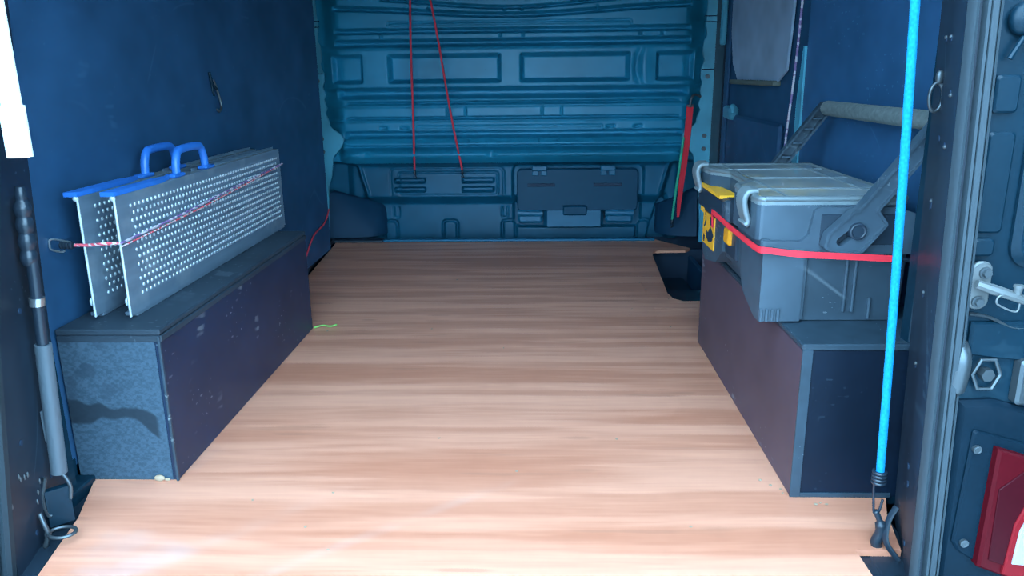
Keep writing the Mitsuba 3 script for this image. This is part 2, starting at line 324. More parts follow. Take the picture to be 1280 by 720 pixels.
    for xc, w in ((-0.632, 0.033), (-0.326, 0.036), (-0.025, 0.034), (0.655, 0.033)):
        sd = rr_sd(x, z, xc-w, xc+w, -0.2, 0.072, 0.02); d += -0.018*np.exp(-(sd/0.0055)**2)
    for xc in (-0.60, -0.045): d += -0.008*np.exp(-(rr_sd(x, z, xc-0.014, xc+0.014, 0.088, 0.2, 0.01)/0.004)**2)*sst(0.15, 0.14, z)
    d += -0.09*sst(0.80, 0.92, ax)*sst(0.40, 0.46, z) - 0.05*sst(0.80, 0.86, ax)*sst(0.46, 0.40, z)
    return np.maximum(d, -0.136)
gx, gz = np.linspace(-0.97, 0.97, 420), np.linspace(-0.02, 1.39, 352)
X, Z = np.meshgrid(gx, gz)
V = np.stack([X, YB - bulk(X, Z), Z], -1).reshape(-1, 3); nx = len(gx)
i, j = np.meshgrid(np.arange(len(gz)-1), np.arange(nx-1), indexing='ij')
def bulk_rows(keep):
    a = (i*nx+j)[keep].ravel(); f = np.vstack([np.stack([a, a+1, a+nx+1], -1), np.stack([a, a+nx+1, a+nx], -1)])
    used = np.unique(f); renum = np.zeros(len(V), int); renum[used] = np.arange(len(used))
    return trimesh.Trimesh(V[used], renum[f], process=False)
zmid = int(np.searchsorted(gz, 0.374))
struct('wall_front', bulk_rows(slice(zmid, None)), 'bulk_paint', True, 'pressed dark steel bulkhead with horizontal ribs')
lab(add('wall_front__lower_panel', bulk_rows(slice(0, zmid)), 'lower_plastic', True), 'darker moulded lower panel')
add('wall_front__backing', rbox(-1.0, 1.0, 3.94, 3.96, -0.26, 1.42), 'dark_gap')
# through-loading hatch, its hinges and catch
hp = rrect(0.020, 0.612, 0.135, 0.343, 0.022)
hk = add('wall_front__hatch', bevel_prism(hp, 3.842, 3.812, 'y', 0.005), 'hatch_paint')
lab(hk, 'dark hatch low in the bulkhead')
for xc in (0.131, 0.463):
    k = add('wall_front__hatch__hinge', cat([rbox(xc-0.036, xc+0.036, 3.795, 3.83, 0.335, 0.360, 0.004), rbox(xc-0.036, xc-0.006, 3.80, 3.82, 0.312, 0.337, 0.003), rbox(xc+0.006, xc+0.036, 3.80, 3.82, 0.312, 0.337, 0.003)]), 'hatch_light')
for x0, x1 in ((0.070, 0.208), (0.392, 0.535)): add('wall_front__hatch__slot', rbox(x0, x1, 3.8105, 3.82, 0.255, 0.275, 0.003), 'dark_gap')
add('wall_front__hatch__kick_panel', loft([(0.150, 3.85), (0.448, 3.85), (0.43, 3.80), (0.168, 3.80)], 0.060, 0.140, lambda z: 0), 'hatch_light')
add('wall_front__hatch__catch', rbox(0.245, 0.362, 3.785, 3.82, 0.118, 0.165, 0.006), 'hatch_paint')
for x0, x1 in ((0.022, 0.146), (0.455, 0.592)):
    add('wall_front__hatch__foot', cat([tube([[x0, 3.822, 0.125], [(x0+x1)/2, 3.822, 0.125], [x1, 3.822, 0.125]], 0.020, 16), rbox(x0, x1, 3.81, 3.85, 0.075, 0.125, 0.012)]), 'hatch_light')
for s_, xa, xb in ((-1, 0.650, 0.915), (1, 0.715, 0.90)):
    add('wall_front__corner_trim', trimesh.convex.convex_hull(np.array([[s_*xa, 3.93, 0.012], [s_*xa, 3.87, 0.012], [s_*(xa+0.07), 3.80, 0.012], [s_*xb, 3.775, 0.012], [s_*xb, 3.93, 0.012], [s_*xa, 3.93, 0.15], [s_*(xa+0.03), 3.87, 0.15], [s_*(xa+0.09), 3.84, 0.20], [s_*xb, 3.815, 0.23], [s_*xb, 3.93, 0.23]])), 'trim_dark', 50)
# scalloped body flanges each side of the bulkhead
def flange(side):
    out = []
    zs = np.linspace(0.0, 1.39, 70)
    xin = np.interp(zs, [0, 0.10, 0.28, 0.33, 0.42, 0.455, 0.50, 0.52, 0.56, 0.70, 0.86, 1.0, 1.12, 1.39], [0.895, 0.895, 0.880, 0.862, 0.850, 0.815, 0.790, 0.80, 0.855, 0.862, 0.868, 0.878, 0.884, 0.884])
    sc = sum(0.014*np.exp(-((zs-c)/0.018)**2) for c in (0.62, 0.68, 0.74, 0.84, 0.955)); xin = xin+sc
    xo = np.interp(zs, [0, 0.5, 0.9, 1.39], [0.945, 0.93, 0.93, 0.93])
    return Polygon([(side*q, z) for q, z in zip(xin, zs)] + [(side*q, z) for q, z in zip(xo[::-1], zs[::-1])]).buffer(0)
for s, nm in ((-1, 'trim_1'), (1, 'trim_2')):
    struct(nm, prism(flange(s), 3.70, 3.715, 'y'), 'flange_paint', 30, 'scalloped body flange beside the bulkhead')
    add(nm+'__pillar', rbox(s*0.925, s*1.0, 3.52, 3.80, -0.02, 1.39, 0.01), 'black_plastic')
    for z in (0.80, 1.03, 1.005): add(nm+'__joint', rbox(s*0.868, s*0.93, 3.697, 3.701, z, z+0.004, 0.0008), 'dark_gap')
    for z in (0.505, 0.445, 0.77): add(nm+'__bolt', cyl([s*0.895, 3.700, z], [s*0.895, 3.692, z], 0.010, 10), 'steel_dull')

# ------------------------------------------------------------------ sliding door on the right with its brown board
struct('door_1', rbox(0.945, 0.96, 2.38, 3.60, -0.15, 1.39, 0.004), 'wall_film', 30, 'dark inside of the sliding side door')
bp = Polygon([(3.44, 1.38), (3.42, 0.95), (3.37, 0.83), (3.28, 0.765), (2.75, 0.765), (2.66, 0.80), (2.645, 0.90), (2.625, 1.10), (2.62, 1.38)]).buffer(0.01, quad_segs=3)
k = add('door_1__window_board', prism(bp, 0.930, 0.938, 'x'), 'hardboard'); lab(k, 'dull brown board filling the door window')
add('door_1__board_ledge', rbox(0.915, 0.944, 2.74, 3.36, 0.742, 0.760, 0.004), 'hardboard_edge')
add('door_1__pressing', cat([rbox(0.925, 0.944, 2.66, 3.40, 0.30, 0.62, 0.012), rbox(0.93, 0.944, 2.45, 2.52, 0.0, 1.38, 0.006), rbox(0.93, 0.944, 3.46, 3.52, 0.0, 1.38, 0.006)]), 'wall_film')
add('door_1__inner_catch', cat([rbox(0.905, 0.944, 3.28, 3.40, 0.60, 0.655, 0.01), rbox(0.90, 0.92, 3.24, 3.262, 0.625, 0.665, 0.006)]), 'flange_paint')
add('door_1__bright_edge', rbox(0.90, 0.925, 3.49, 3.515, 0.90, 1.385, 0.006), 'flange_paint')
sp_ = Polygon([(2.355, 0.30), (2.405, 0.30), (2.41, 0.70), (2.385, 0.86), (2.37, 0.86)])
struct('trim_5', prism(sp_, XR-0.006, XR+0.03, 'x'), 'flange_paint', 30, 'pale edge strip of the right lining board')

# ------------------------------------------------------------------ rear pillars, seals and outer corners
leanR = lambda z: -0.034*z
leanL = lambda z: 0.120*min(z, 0.45) + 0.040*max(z-0.45, 0)
leanL2 = lambda z: 0.050*z
plan = [(0.806, 1.350), (0.718, 1.100), (0.735, 1.105), (0.84, 1.30), (0.84, 1.365)]
struct('trim_3', loft(plan, -0.03, 1.39, leanR, 6), 'pillar_paint', 30, 'dark right rear door pillar')
seal = [(0.7175, 1.098), (0.7165, 1.086), (0.722, 1.080), (0.729, 1.083), (0.7305, 1.094), (0.740, 1.094), (0.7415, 1.080), (0.7455, 1.078), (0.7465, 1.088), (0.7475, 1.076), (0.755, 1.072), (0.7615, 1.077), (0.7625, 1.087), (0.764, 1.080), (0.7695, 1.081), (0.770, 1.098)]
seal = [(0.7165+(x-0.7165)*0.72, y) for x, y in seal]
k = add('trim_3__rubber_seal', loft(seal, -0.04, 1.36, leanR, 6), 'rubber_pale', 40); lab(k, 'ribbed grey rubber door seal')
add('trim_3__seal_channel', loft([(0.7262, 1.0935), (0.7345, 1.0935), (0.7345, 1.092), (0.7262, 1.092)], -0.04, 1.36, leanR, 6), 'rubber_dark')
add('trim_3__return', rbox(0.80, 0.93, 1.365, 1.40, -0.02, 1.39), 'body_paint')
def on_pillar(t, z, side=1):
    """A point on the pillar's inner face, t from the seal edge (0) to the load-space edge (1), and its outward normal."""
    if side > 0: a, b, l = np.array([0.718, 1.100]), np.array([0.806, 1.350]), leanR(z)
    else: a, b, l = np.array([-0.745, 1.100]), np.array([-0.800, 1.345]), leanL2(z)
    q = a+(b-a)*t; e = (b-a)/np.linalg.norm(b-a); n = np.array([-e[1], e[0], 0]) if side > 0 else np.array([e[1], -e[0], 0])
    return np.array([q[0]+l, q[1], z]), n
for t, z, r in ((0.42, 0.835, 0.0045), (0.62, 0.836, 0.0045), (0.25, 0.76, 0.0045), (0.52, 0.69, 0.005), (0.28, 0.685, 0.0045), (0.60, 0.585, 0.009), (0.55, 0.44, 0.006), (0.58, 0.315, 0.0055), (0.45, 0.145, 0.0055), (0.40, 0.118, 0.006), (0.3, 0.02, 0.005)):
    q, n = on_pillar(t, z); add('trim_3__hole', cyl(q-n*0.001, q+n*0.0016, r, 12), 'dark_gap')
for t, z in ((0.42, 0.838), (0.62, 0.839), (0.22, 0.757), (0.24, 0.684), (0.58, 0.592), (0.53, 0.445), (0.56, 0.32)):
    q, n = on_pillar(t, z); add('trim_3__rivet', sphere(q+n*0.001, 0.0032, sub=1), 'steel_dull')
# lashing bracket at the pillar's foot
q, n = on_pillar(0.6, 0.06)
add('trim_3__foot_bracket', cat([tube(spline([[0.735, 1.20, 0.075], [0.722, 1.195, 0.05], [0.715, 1.18, 0.02], [0.735, 1.17, -0.01]], 6), 0.006, 8, flat=0.6), rbox(0.69, 0.78, 1.11, 1.19, -0.03, -0.012, 0.004)]), 'black_plastic')

planL = [(-0.800, 1.345), (-0.83, 1.36), (-0.83, 1.30), (-0.765, 1.105), (-0.745, 1.100)]
struct('trim_4', loft(planL, -0.03, 1.39, leanL2, 6), 'pillar_paint', 30, 'dark left rear door pillar')
sealL = [(-(x - 0.7165)/0.72 - 0.744, y) for x, y in seal]
k = add('trim_4__rubber_seal', loft(sealL, -0.04, 1.36, leanL, 16), 'rubber', 40); lab(k, 'ribbed grey rubber door seal')
for t, z in ((0.55, 0.415), (0.30, 0.20), (0.7, 0.085), (0.35, 0.02)):
    q, n = on_pillar(t, z, -1); add('trim_4__hole', cyl(q-n*0.001, q+n*0.0016, 0.005, 12), 'dark_gap')
for t, z in ((0.2, 0.15), (0.22, 0.142), (0.28, 0.138), (0.33, 0.136), (0.05, 0.115), (0.45, 0.085), (0.42, 0.07), (0.5, 0.10)):
    q, n = on_pillar(t, z, -1); add('trim_4__paint_chip', sphere(q+n*0.0004, 0.0045, (0.5, 0.5, 1.3), 1), 'steel_dull')
# outer rear corners
struct('wall_rear', rbox(0.724, 1.0, 1.099, 1.14, 0.30, 1.40, 0.004), 'body_paint', 30, 'dark outer rear corner right of the doorway')
add('wall_rear__left_corner', rbox(-1.0, -0.775, 1.098, 1.14, -0.04, 1.40, 0.004), 'body_paint')
add('wall_rear__upper_plate', bevel_prism(rrect(0.738, 0.775, 0.57, 0.71, 0.006), 1.099, 1.093, 'y', 0.003), 'body_paint')
add('wall_rear__upper_plate', bevel_prism(rrect(0.735, 0.768, 0.735, 0.785, 0.006), 1.098, 1.088, 'y', 0.003), 'body_paint')
add('wall_rear__upper_plate', bevel_prism(rrect(0.735, 0.766, 0.538, 0.563, 0.006), 1.098, 1.088, 'y', 0.003), 'body_paint')
add('wall_rear__upper_bracket', cat([sphere([0.762, 1.092, 0.855], 0.022, (1, 0.6, 1)), tube([[0.745, 1.086, 0.805], [0.757, 1.084, 0.83], [0.80, 1.084, 0.84], [0.90, 1.084, 0.845]], 0.004, 8)]), 'body_paint')
add('wall_rear__raised_panel', bevel_prism(rrect(0.79, 1.0, 0.52, 1.38, 0.03), 1.098, 1.084, 'y', 0.008), 'body_paint')
add('wall_rear__seam_sealer', tube(spline([[0.757, 1.096, 0.452], [0.785, 1.095, 0.447], [0.82, 1.095, 0.432], [0.845, 1.096, 0.432]], 8), 0.006, 8, flat=0.4), 'steel_dull')
add('wall_rear__lower_panel', bevel_prism(Polygon([(0.752, 0.44), (1.0, 0.44), (1.0, 0.36), (0.79, 0.385), (0.752, 0.39)]), 1.098, 1.090, 'y', 0.004), 'body_paint')
add('wall_rear__bump_stop', cat([tube(spline([[0.757, 1.094, 0.328], [0.758, 1.085, 0.34], [0.760, 1.082, 0.375], [0.760, 1.086, 0.393], [0.762, 1.10, 0.402]], 6), [0.010]*6+[0.0135]*19, 12)]), 'steel_dull')
add('wall_rear__bolt_recess', cat([torus([0.793, 1.090, 0.360], 0.021, 0.003, 'y', 6, 6, sx=0.95, sz=1.25), cyl([0.793, 1.098, 0.36], [0.793, 1.084, 0.36], 0.010, 6)]), 'steel_dull')
add('wall_rear__side_block', bevel_prism(rrect(0.835, 0.90, 0.315, 0.385, 0.006), 1.098, 1.078, 'y', 0.004), 'steel_dull')
bump = Polygon([(0.757, -0.06), (0.749, 0.318), (0.80, 0.320), (0.86, 0.296), (1.0, 0.262), (1.0, -0.06)])
add('wall_rear__bumper_cheek', bevel_prism(bump, 1.12, 1.084, 'y', 0.008), 'bumper_plastic')

# the two rear doors stand open behind the corners, out of the frame
for s_, nm in ((1, 'door_2'), (-1, 'door_3')):
    pl = [(s_*1.005, 1.085), (s_*1.045, 1.085), (s_*1.16, 0.32), (s_*1.11, 0.31)]
    struct(nm, loft(pl, -0.10, 1.36, lambda z: 0, 1), 'body_paint', 30, 'rear door standing open')
    add(nm+'__edge_seal', loft([(s_*1.004, 1.07), (s_*1.000, 1.06), (s_*1.10, 0.33), (s_*1.11, 0.33)], 0.0, 1.30, lambda z: 0, 1), 'rubber')

# ------------------------------------------------------------------ tail lamp
bez = Polygon([(0.786, 0.268), (0.812, 0.256), (0.90, 0.236), (0.90, 0.02), (0.818, 0.052), (0.790, 0.070), (0.780, 0.085)]).buffer(0.004, quad_segs=3)
add('tail_lamp__bezel', bevel_prism(bez, 1.086, 1.078, 'y', 0.003), 'bumper_plastic')
lens = Polygon([(0.814, 0.249), (0.90, 0.222), (0.90, 0.015), (0.811, 0.050)])
add('tail_lamp__red_lens', bevel_prism(lens, 1.082, 1.062, 'y', 0.004), 'lamp_red'); lab('tail_lamp__red_lens', 'red lens')
add('tail_lamp__lower_reflector', bevel_prism(Polygon([(0.822, 0.185), (0.862, 0.222), (0.870, 0.205), (0.862, 0.05), (0.824, 0.065)]), 1.0625, 1.0595, 'y', 0.001), 'lamp_dark_red')
rim = Polygon([(0.852, 0.128), (0.866, 0.168), (0.90, 0.168), (0.90, 0.02), (0.846, 0.042)])
add('tail_lamp__lens_rim', bevel_prism(rim, 1.064, 1.056, 'y', 0.002), 'lamp_pink')
add('tail_lamp__clear_lens', bevel_prism(Polygon([(0.859, 0.118), (0.871, 0.156), (0.90, 0.156), (0.90, 0.058), (0.856, 0.062)]), 1.057, 1.052, 'y', 0.002), 'lamp_white'); lab('tail_lamp__clear_lens', 'white reversing lens')
for x, z in ((0.7895, 0.243), (0.7925, 0.084)):
    add('tail_lamp__bezel__screw', cat([cyl([x, 1.079, z], [x, 1.073, z], 0.0065, 14), torus([x, 1.074, z], 0.0045, 0.0012, 'y', 12, 6)]), 'steel_dull')
for k_ in [k for k in scene if k.startswith('tail_lamp__')]:
    scene[k_]['to_world'] = T().translate([-0.011, 0, 0.003])
lab('tail_lamp', 'red tail lamp in a black bezel with two screws, right of the doorway', 'tail lamp')

# ------------------------------------------------------------------ door check arm
hp_ = rrect(0.746, 0.775, 0.462, 0.532, 0.013)
add('door_check_arm__mount_plate', bevel_prism(hp_, 1.088, 1.082, 'y', 0.002), 'check_steel')
for x, z in ((0.764, 0.516), (0.759, 0.474)):
    add('door_check_arm__mount_plate__bolt', cat([cyl([x, 1.083, z], [x, 1.0785, z], 0.0085, 16), cyl([x, 1.079, z], [x, 1.073, z], 0.006, 6)]), 'steel_dull')
arm = np.array([[0.750, 1.074, 0.502], [0.772, 1.068, 0.495], [0.800, 1.064, 0.486], [0.815, 1.062, 0.480], [0.90, 1.05, 0.452]])
add('door_check_arm__arm', cat([tube(arm[:4], [0.009, 0.011, 0.010, 0.008], 8, flat=0.7), tube(arm[2:], [0.007, 0.006, 0.005], 8)]), 'check_steel')
add('door_check_arm__pin', cat([cyl([0.800, 1.062, 0.484], [0.800, 1.060, 0.503], 0.0055, 14), cyl([0.800, 1.060, 0.500], [0.800, 1.060, 0.504], 0.0068, 14)]), 'check_steel')
add('door_check_arm__wire_clip', tube(spline([[0.802, 1.058, 0.490], [0.778, 1.058, 0.490], [0.772, 1.058, 0.484], [0.775, 1.058, 0.476], [0.800, 1.058, 0.466], [0.804, 1.058, 0.478]], 6), 0.0015, 6), 'check_steel')
for k_ in [k for k in scene if k.startswith(('door_check_arm__', 'wall_rear__seam', 'wall_rear__bolt', 'wall_rear__bump_stop', 'wall_rear__side_block'))]:
    scene[k_]['to_world'] = T().translate([-0.020 if 'bump_stop' in k_ else -0.010, 0, 0])
lab('door_check_arm', 'grey steel door check arm bolted to the outer corner beside the seal', 'door check arm')

# ------------------------------------------------------------------ wheel arch boxes
def wheel_box(name, xi, xo, y0, y1, h, side_m, end_m, top_m, dark, label):
    s = 1 if xo > xi else -1
    add(name+'__side_panel', rbox(xi, xi+s*0.012, y0+0.001, y1, 0.0, h-0.013, 0.001), side_m)
    add(name+'__end_panel', rbox(xi+s*0.012, xo, y0, y0+0.012, 0.0, h-0.013, 0.001), end_m)
    add(name+'__back_panel', rbox(xi+s*0.012, xo, y1-0.012, y1, 0.0, h-0.013, 0.001), side_m)
    add(name+'__top_panel', rbox(xi-s*0.002, xo, y0-0.003, y1, h-0.0125, h, 0.003), top_m)
    lab(name, label, 'box')
wheel_box('wheel_arch_box', -0.61, -0.815, 1.408, 2.387, 0.324, 'box_film', 'end_board', 'box_top', 0, 'black plywood wheel arch box on the left, under the perforated ramps')
add('wheel_arch_box__edge_strip', rbox(-0.608, -0.613, 1.402, 1.409, 0.0, 0.311, 0.001), 'edge_tape')
add('wheel_arch_box__lower_lip', rbox(-0.606, -0.815, 1.4065, 2.385, 0.2975, 0.3112, 0.002), 'box_top')
add('wheel_arch_box__torn_corner', cat([sphere([-0.648, 1.404, 0.006], 0.008, (1.4, 0.6, 0.9), 1), sphere([-0.632, 1.404, 0.003], 0.004, (1.6, 0.6, 0.9), 1)]), 'wood_chip')
wheel_box('wheel_arch_box_001', 0.61, XR-0.005, 1.36, 2.26, 0.311, 'box_film_right', 'box_end_dark', 'edge_tape', 1, 'dark brown plywood wheel arch box on the right, under the tool case')
add('wheel_arch_box_001__edge_strip', rbox(0.6085, 0.628, 1.356, 1.361, 0.0, 0.30, 0.001), 'edge_tape')
add('wheel_arch_box_001__bottom_strip', rbox(0.628, 0.80, 1.356, 1.361, 0.0, 0.009, 0.001), 'edge_tape')

# ------------------------------------------------------------------ perforated loading ramps
def make_ramp(name, xf, label):
    y0, y1, z0, z1 = 1.465, 2.449, 0.332, 0.574
    prof = [(xf, z0), (xf, z1)]
    add(name+'__deck', rbox(xf-0.003, xf, y0, y1, z0, z1, 0.0008), 'aluminium')
    add(name+'__top_rail', cat([rbox(xf-0.024, xf-0.003, y0+0.01, y1, z1-0.004, z1, 0.001), rbox(xf-0.044, xf-0.024, y0+0.40, y1, z1-0.006, z1-0.002, 0.0005)]), 'alu_grey')
    add(name+'__bottom_rail', rbox(xf-0.030, xf-0.003, y0+0.03, y1, 0.3245, z0, 0.001), 'aluminium')
    add(name+'__edge_trim', cat([tube([[xf-0.001, y0-0.001, z0], [xf-0.001, y0-0.001, 0.45], [xf-0.001, y0-0.001, z1]], 0.0026, 6), sphere([xf-0.004, y0, z1-0.004], 0.006, sub=1), sphere([xf-0.007, y0+0.004, z0+0.03], 0.006, (0.7, 1, 1.6), 1)]), 'alu_bright')
    add(name+'__folded_leaf', cat([rbox(xf-0.020, xf-0.017, y0+0.48, y1-0.003, z0+0.004, z1+0.006, 0.0006), rbox(xf-0.034, xf-0.031, y0+0.42, y1-0.008, z0+0.004, z1+0.004, 0.0006)]), 'aluminium')
    cap = Polygon([(xf+0.001, y0-0.003), (xf+0.001, y0+0.20), (xf-0.012, y0+0.26), (xf-0.026, y0+0.20), (xf-0.026, y0-0.003)])
    add(name+'__end_cap', prism(cap, z1+0.0002, z1+0.009), 'blue_plastic'); lab(name+'__end_cap', 'blue plastic corner cap')
    yh0, yh1, xh = 1.765, 1.925, xf-0.014
    path = spline([[xh, yh0, z1+0.004], [xh, yh0+0.004, z1+0.034], [xh, yh0+0.020, z1+0.056], [xh, yh0+0.05, z1+0.060], [xh, yh1-0.05, z1+0.060], [xh, yh1-0.020, z1+0.056], [xh, yh1-0.004, z1+0.034], [xh, yh1, z1+0.004]], 6)
    add(name+'__handle', cat([tube(path, 0.0095, 10), rbox(xh-0.013, xh+0.013, yh0-0.035, yh0+0.02, z1, z1+0.009, 0.003), rbox(xh-0.013, xh+0.013, yh1-0.02, yh1+0.03, z1, z1+0.009, 0.003)]), 'blue_plastic', 40)
    lab(name+'__handle', 'blue carrying handle')
    dots, r = [], 0.0038
    zs = np.linspace(0.368, 0.548, 13)
    d0 = trimesh.creation.icosphere(1, 1.0); d0 = d0.slice_plane([0, 0, -0.05], [0, 0, 1]) if False else d0
    for i, z in enumerate(zs):
        for y in np.arange(1.520 + (0.0088 if i % 2 else 0), 2.425, 0.0176):
            dots.append([xf, y, z])
    dots = np.array(dots); b = trimesh.creation.cone(0.0042, 0.0001) if False else None
    hexa = np.array([[0, math.cos(t), math.sin(t)] for t in np.arange(6)*math.pi/3])
    base, topr = hexa*0.0043, hexa*0.0030 + np.array([0.0016, 0, 0])
    vv = np.vstack([base, topr, [[0.0018, 0, 0]]])
    ff = [[k, (k+1) % 6, 6+(k+1) % 6] for k in range(6)] + [[k, 6+(k+1) % 6, 6+k] for k in range(6)] + [[6+k, 6+(k+1) % 6, 12] for k in range(6)]
    VV = (dots[:, None]+vv[None]).reshape(-1, 3); FF = (np.arange(len(dots))[:, None, None]*13+np.array(ff)[None]).reshape(-1, 3)
    k = add(name+'__raised_studs', trimesh.Trimesh(VV, FF, process=False), 'alu_bright'); lab(k, 'rows of small raised pale studs', kind='stuff')
    lab(name, label, 'ramp')
make_ramp('loading_ramp', -0.690, 'perforated aluminium ramp with blue handle, nearer the floor, facing the load space')
make_ramp('loading_ramp_001', -0.762, 'perforated aluminium ramp with blue handle, against the left wall behind the other ramp')

# bungee that ties the ramps to the wall
zc = 0.482
cordA = spline([[-0.775, 1.452, zc], [-0.745, 1.452, zc], [-0.720, 1.452, zc+0.002], [-0.686, 1.456, zc+0.003]], 12)
cordB = np.array([[-0.684, 1.456, zc+0.003], [-0.6845, 1.75, 0.495], [-0.6845, 2.10, 0.512], [-0.6845, 2.452, 0.527]])
cordC = cordB + np.array([0, 0, -0.007]); cordC[-1, 2] += 0.006
add('tie_down_rope__braid', tube(cordA, 0.0032, 8), 'pink_cord')
add('tie_down_rope__run', tube(spline(cordB, 12), 0.0026, 8), 'purple_cord')
add('tie_down_rope__return_run', tube(spline(cordC, 12), 0.0018, 8), 'pink_cord')
add('tie_down_rope__end_wrap', cat([torus([-0.782-0.006*k, 1.452, zc], 0.005, 0.0035, 'x', 14, 6) for k in range(4)]), 'black_plastic')
add('tie_down_rope__hook', tube(spline([[-0.78, 1.450, zc+0.006], [-0.806, 1.448, zc+0.012], [-0.824+0.006, 1.445, zc+0.012], [-0.817, 1.440, zc+0.002], [-0.815, 1.44, zc-0.006], [-0.80, 1.446, zc-0.012], [-0.793, 1.448, zc-0.010]], 6), 0.002, 6), 'chrome')
lab('tie_down_rope', 'thin red and purple bungee cord with steel hook, stretched across the ramps', 'rope')

# ------------------------------------------------------------------ tool case
x0, x1, y0, y1 = 0.553, 0.845, 1.482, 2.055
def rr3(xa, xb, ya, yb, za, zb, r, taper=0.0, q=3):
    a = np.array(rrect(xa+taper, xb-taper, ya+taper, yb-taper, r, q).exterior.coords)[:-1]; b = np.array(rrect(xa, xb, ya, yb, r, q).exterior.coords)[:-1]
    return trimesh.convex.convex_hull(np.vstack([np.column_stack([a, np.full(len(a), za)]), np.column_stack([b, np.full(len(b), zb)])]))
# lower tub: main body, corner legs and front pads
add('tool_case__tub', cat([rr3(0.612, x1, y0+0.016, y1, 0.3125, 0.462, 0.012, 0.002), rr3(x0+0.012, 0.66, y0+0.16, y1-0.01, 0.372, 0.46, 0.012, 0.004)]), 'tool_black')
leg = Polygon([(1.482, 0.462), (1.640, 0.462), (1.640, 0.375), (1.612, 0.343), (1.520, 0.3155), (1.482, 0.3155)])
m = prism(leg, 0.560, 0.64, 'x')
add('tool_case__corner_leg', m, 'tool_mid')
add('tool_case__corner_leg_001', prism(Polygon([(1.80, 0.462), (2.03, 0.462), (2.02, 0.345), (1.98, 0.325), (1.86, 0.345), (1.80, 0.385)]), 0.557, 0.64, 'x'), 'tool_black')
for k in range(4): add('tool_case__corner_leg__rib', rbox(0.5605+0.011*k, 0.5665+0.011*k, 1.476, 1.485, 0.3155, 0.342, 0.0015), 'tool_mid')
for b in ((0.640, 0.650, 1.490, 1.502, 0.3155, 0.455), (0.725, 0.731, 1.492, 1.502, 0.33, 0.455), (0.742, 0.748, 1.492, 1.502, 0.33, 0.455), (0.775, 0.781, 1.492, 1.502, 0.3155, 0.36)): add('tool_case__tub__rib', rbox(*b, 0.002), 'tool_mid')
# rim and pivot towers
rimp = Polygon([(0.556, 0.452), (0.556, 0.478), (0.630, 0.478), (0.642, 0.490), (0.650, 0.536), (0.662, 0.543), (0.80, 0.543), (0.84, 0.530), (0.84, 0.452)])
add('tool_case__rim', cat([prism(rimp, 1.476, 1.496, 'y'), prism(rimp, 2.042, 2.060, 'y'), rbox(0.553, 0.572, 1.476, 1.66, 0.452, 0.482, 0.004), rbox(0.83, 0.845, 1.476, 2.06, 0.452, 0.50, 0.004)]), 'tool_mid')
add('tool_case__rim_recess', cat([rbox(0.662, 0.80, 1.4745, 1.478, 0.470, 0.53, 0.003)]), 'tool_dark')
# organiser on top
lidp = Polygon([(0.545, 1.488), (0.545, 1.675), (0.590, 1.735), (0.590, 1.90), (0.553, 1.955), (0.545, 2.05), (0.83, 2.05), (0.83, 1.488)]).buffer(-0.014).buffer(0.014, quad_segs=3)
inner = lidp.buffer(-0.012)
add('tool_case__organiser', cat([prism(lidp.difference(lidp.buffer(-0.004)), 0.478, 0.546), prism(lidp.buffer(-0.001), 0.478, 0.484)]), 'tool_mid')
cols, rows = np.linspace(0.60, 0.815, 4), np.linspace(1.50, 2.04, 6)
add('tool_case__organiser__divider', cat([rbox(c-0.001, c+0.001, 1.50, 2.04, 0.484, 0.545, 0.0004) for c in cols[1:-1]] + [rbox(0.60, 0.815, r_-0.001, r_+0.001, 0.484, 0.5445, 0.0004) for r_ in rows[1:-1]]), 'smoke_lid')
mats = ['bin_grey', 'bin_yellow', 'bin_brown']
for a in range(3):
    for b in range(5):
        mt = 'bin_yellow' if (a, b) in ((0, 1), (1, 1), (0, 3)) else ('bin_brown' if (a+b) % 3 == 0 else 'bin_grey')
        add('tool_case__organiser__compartment', rbox(cols[a]+0.002, cols[a+1]-0.002, rows[b]+0.002, rows[b+1]-0.002, 0.4845, 0.548 + 0.003*((a*5+b) % 3), 0.004), mt)
# clear lid: a pane on a smoky frame
add('tool_case__organiser__lid_frame', cat([prism(lidp.difference(inner), 0.546, 0.559), prism(inner.intersection(unary_union([sbox(0.5, 1.60, 0.9, 1.606), sbox(0.5, 1.93, 0.9, 1.936), sbox(0.5, 1.77, 0.9, 1.776), sbox(0.60, 1.4, 0.605, 2.1), sbox(0.78, 1.4, 0.785, 2.1)])), 0.5605, 0.5625)]), 'smoke_lid')
add('tool_case__organiser__lid_bead', tube(np.array([[*c, 0.557] for c in lidp.buffer(-0.004).exterior.coords[:-1]]), 0.006, 8, closed=True), 'alu_grey', 60)
a_ = np.array(trimesh.creation.triangulate_polygon(inner, engine='earcut')[0]); f_ = trimesh.creation.triangulate_polygon(inner, engine='earcut')[1]
add('tool_case__organiser__lid_pane', trimesh.Trimesh(np.column_stack([a_, np.full(len(a_), 0.560)]), f_, process=False), 'clear_lid', False)
def clip(yc):
    pts = spline([[0.556, yc, 0.566], [0.538, yc, 0.564], [0.531, yc, 0.548], [0.535, yc, 0.525], [0.541, yc, 0.506], [0.535, yc, 0.498]], 5)
    return cat([tube(pts+np.array([0, o, 0]), 0.0065, 8) for o in (-0.020, -0.010, 0.0, 0.010, 0.020)])
for yc in (1.555, 2.02): add('tool_case__organiser__lid_clip', clip(yc), 'alu_grey', 50)
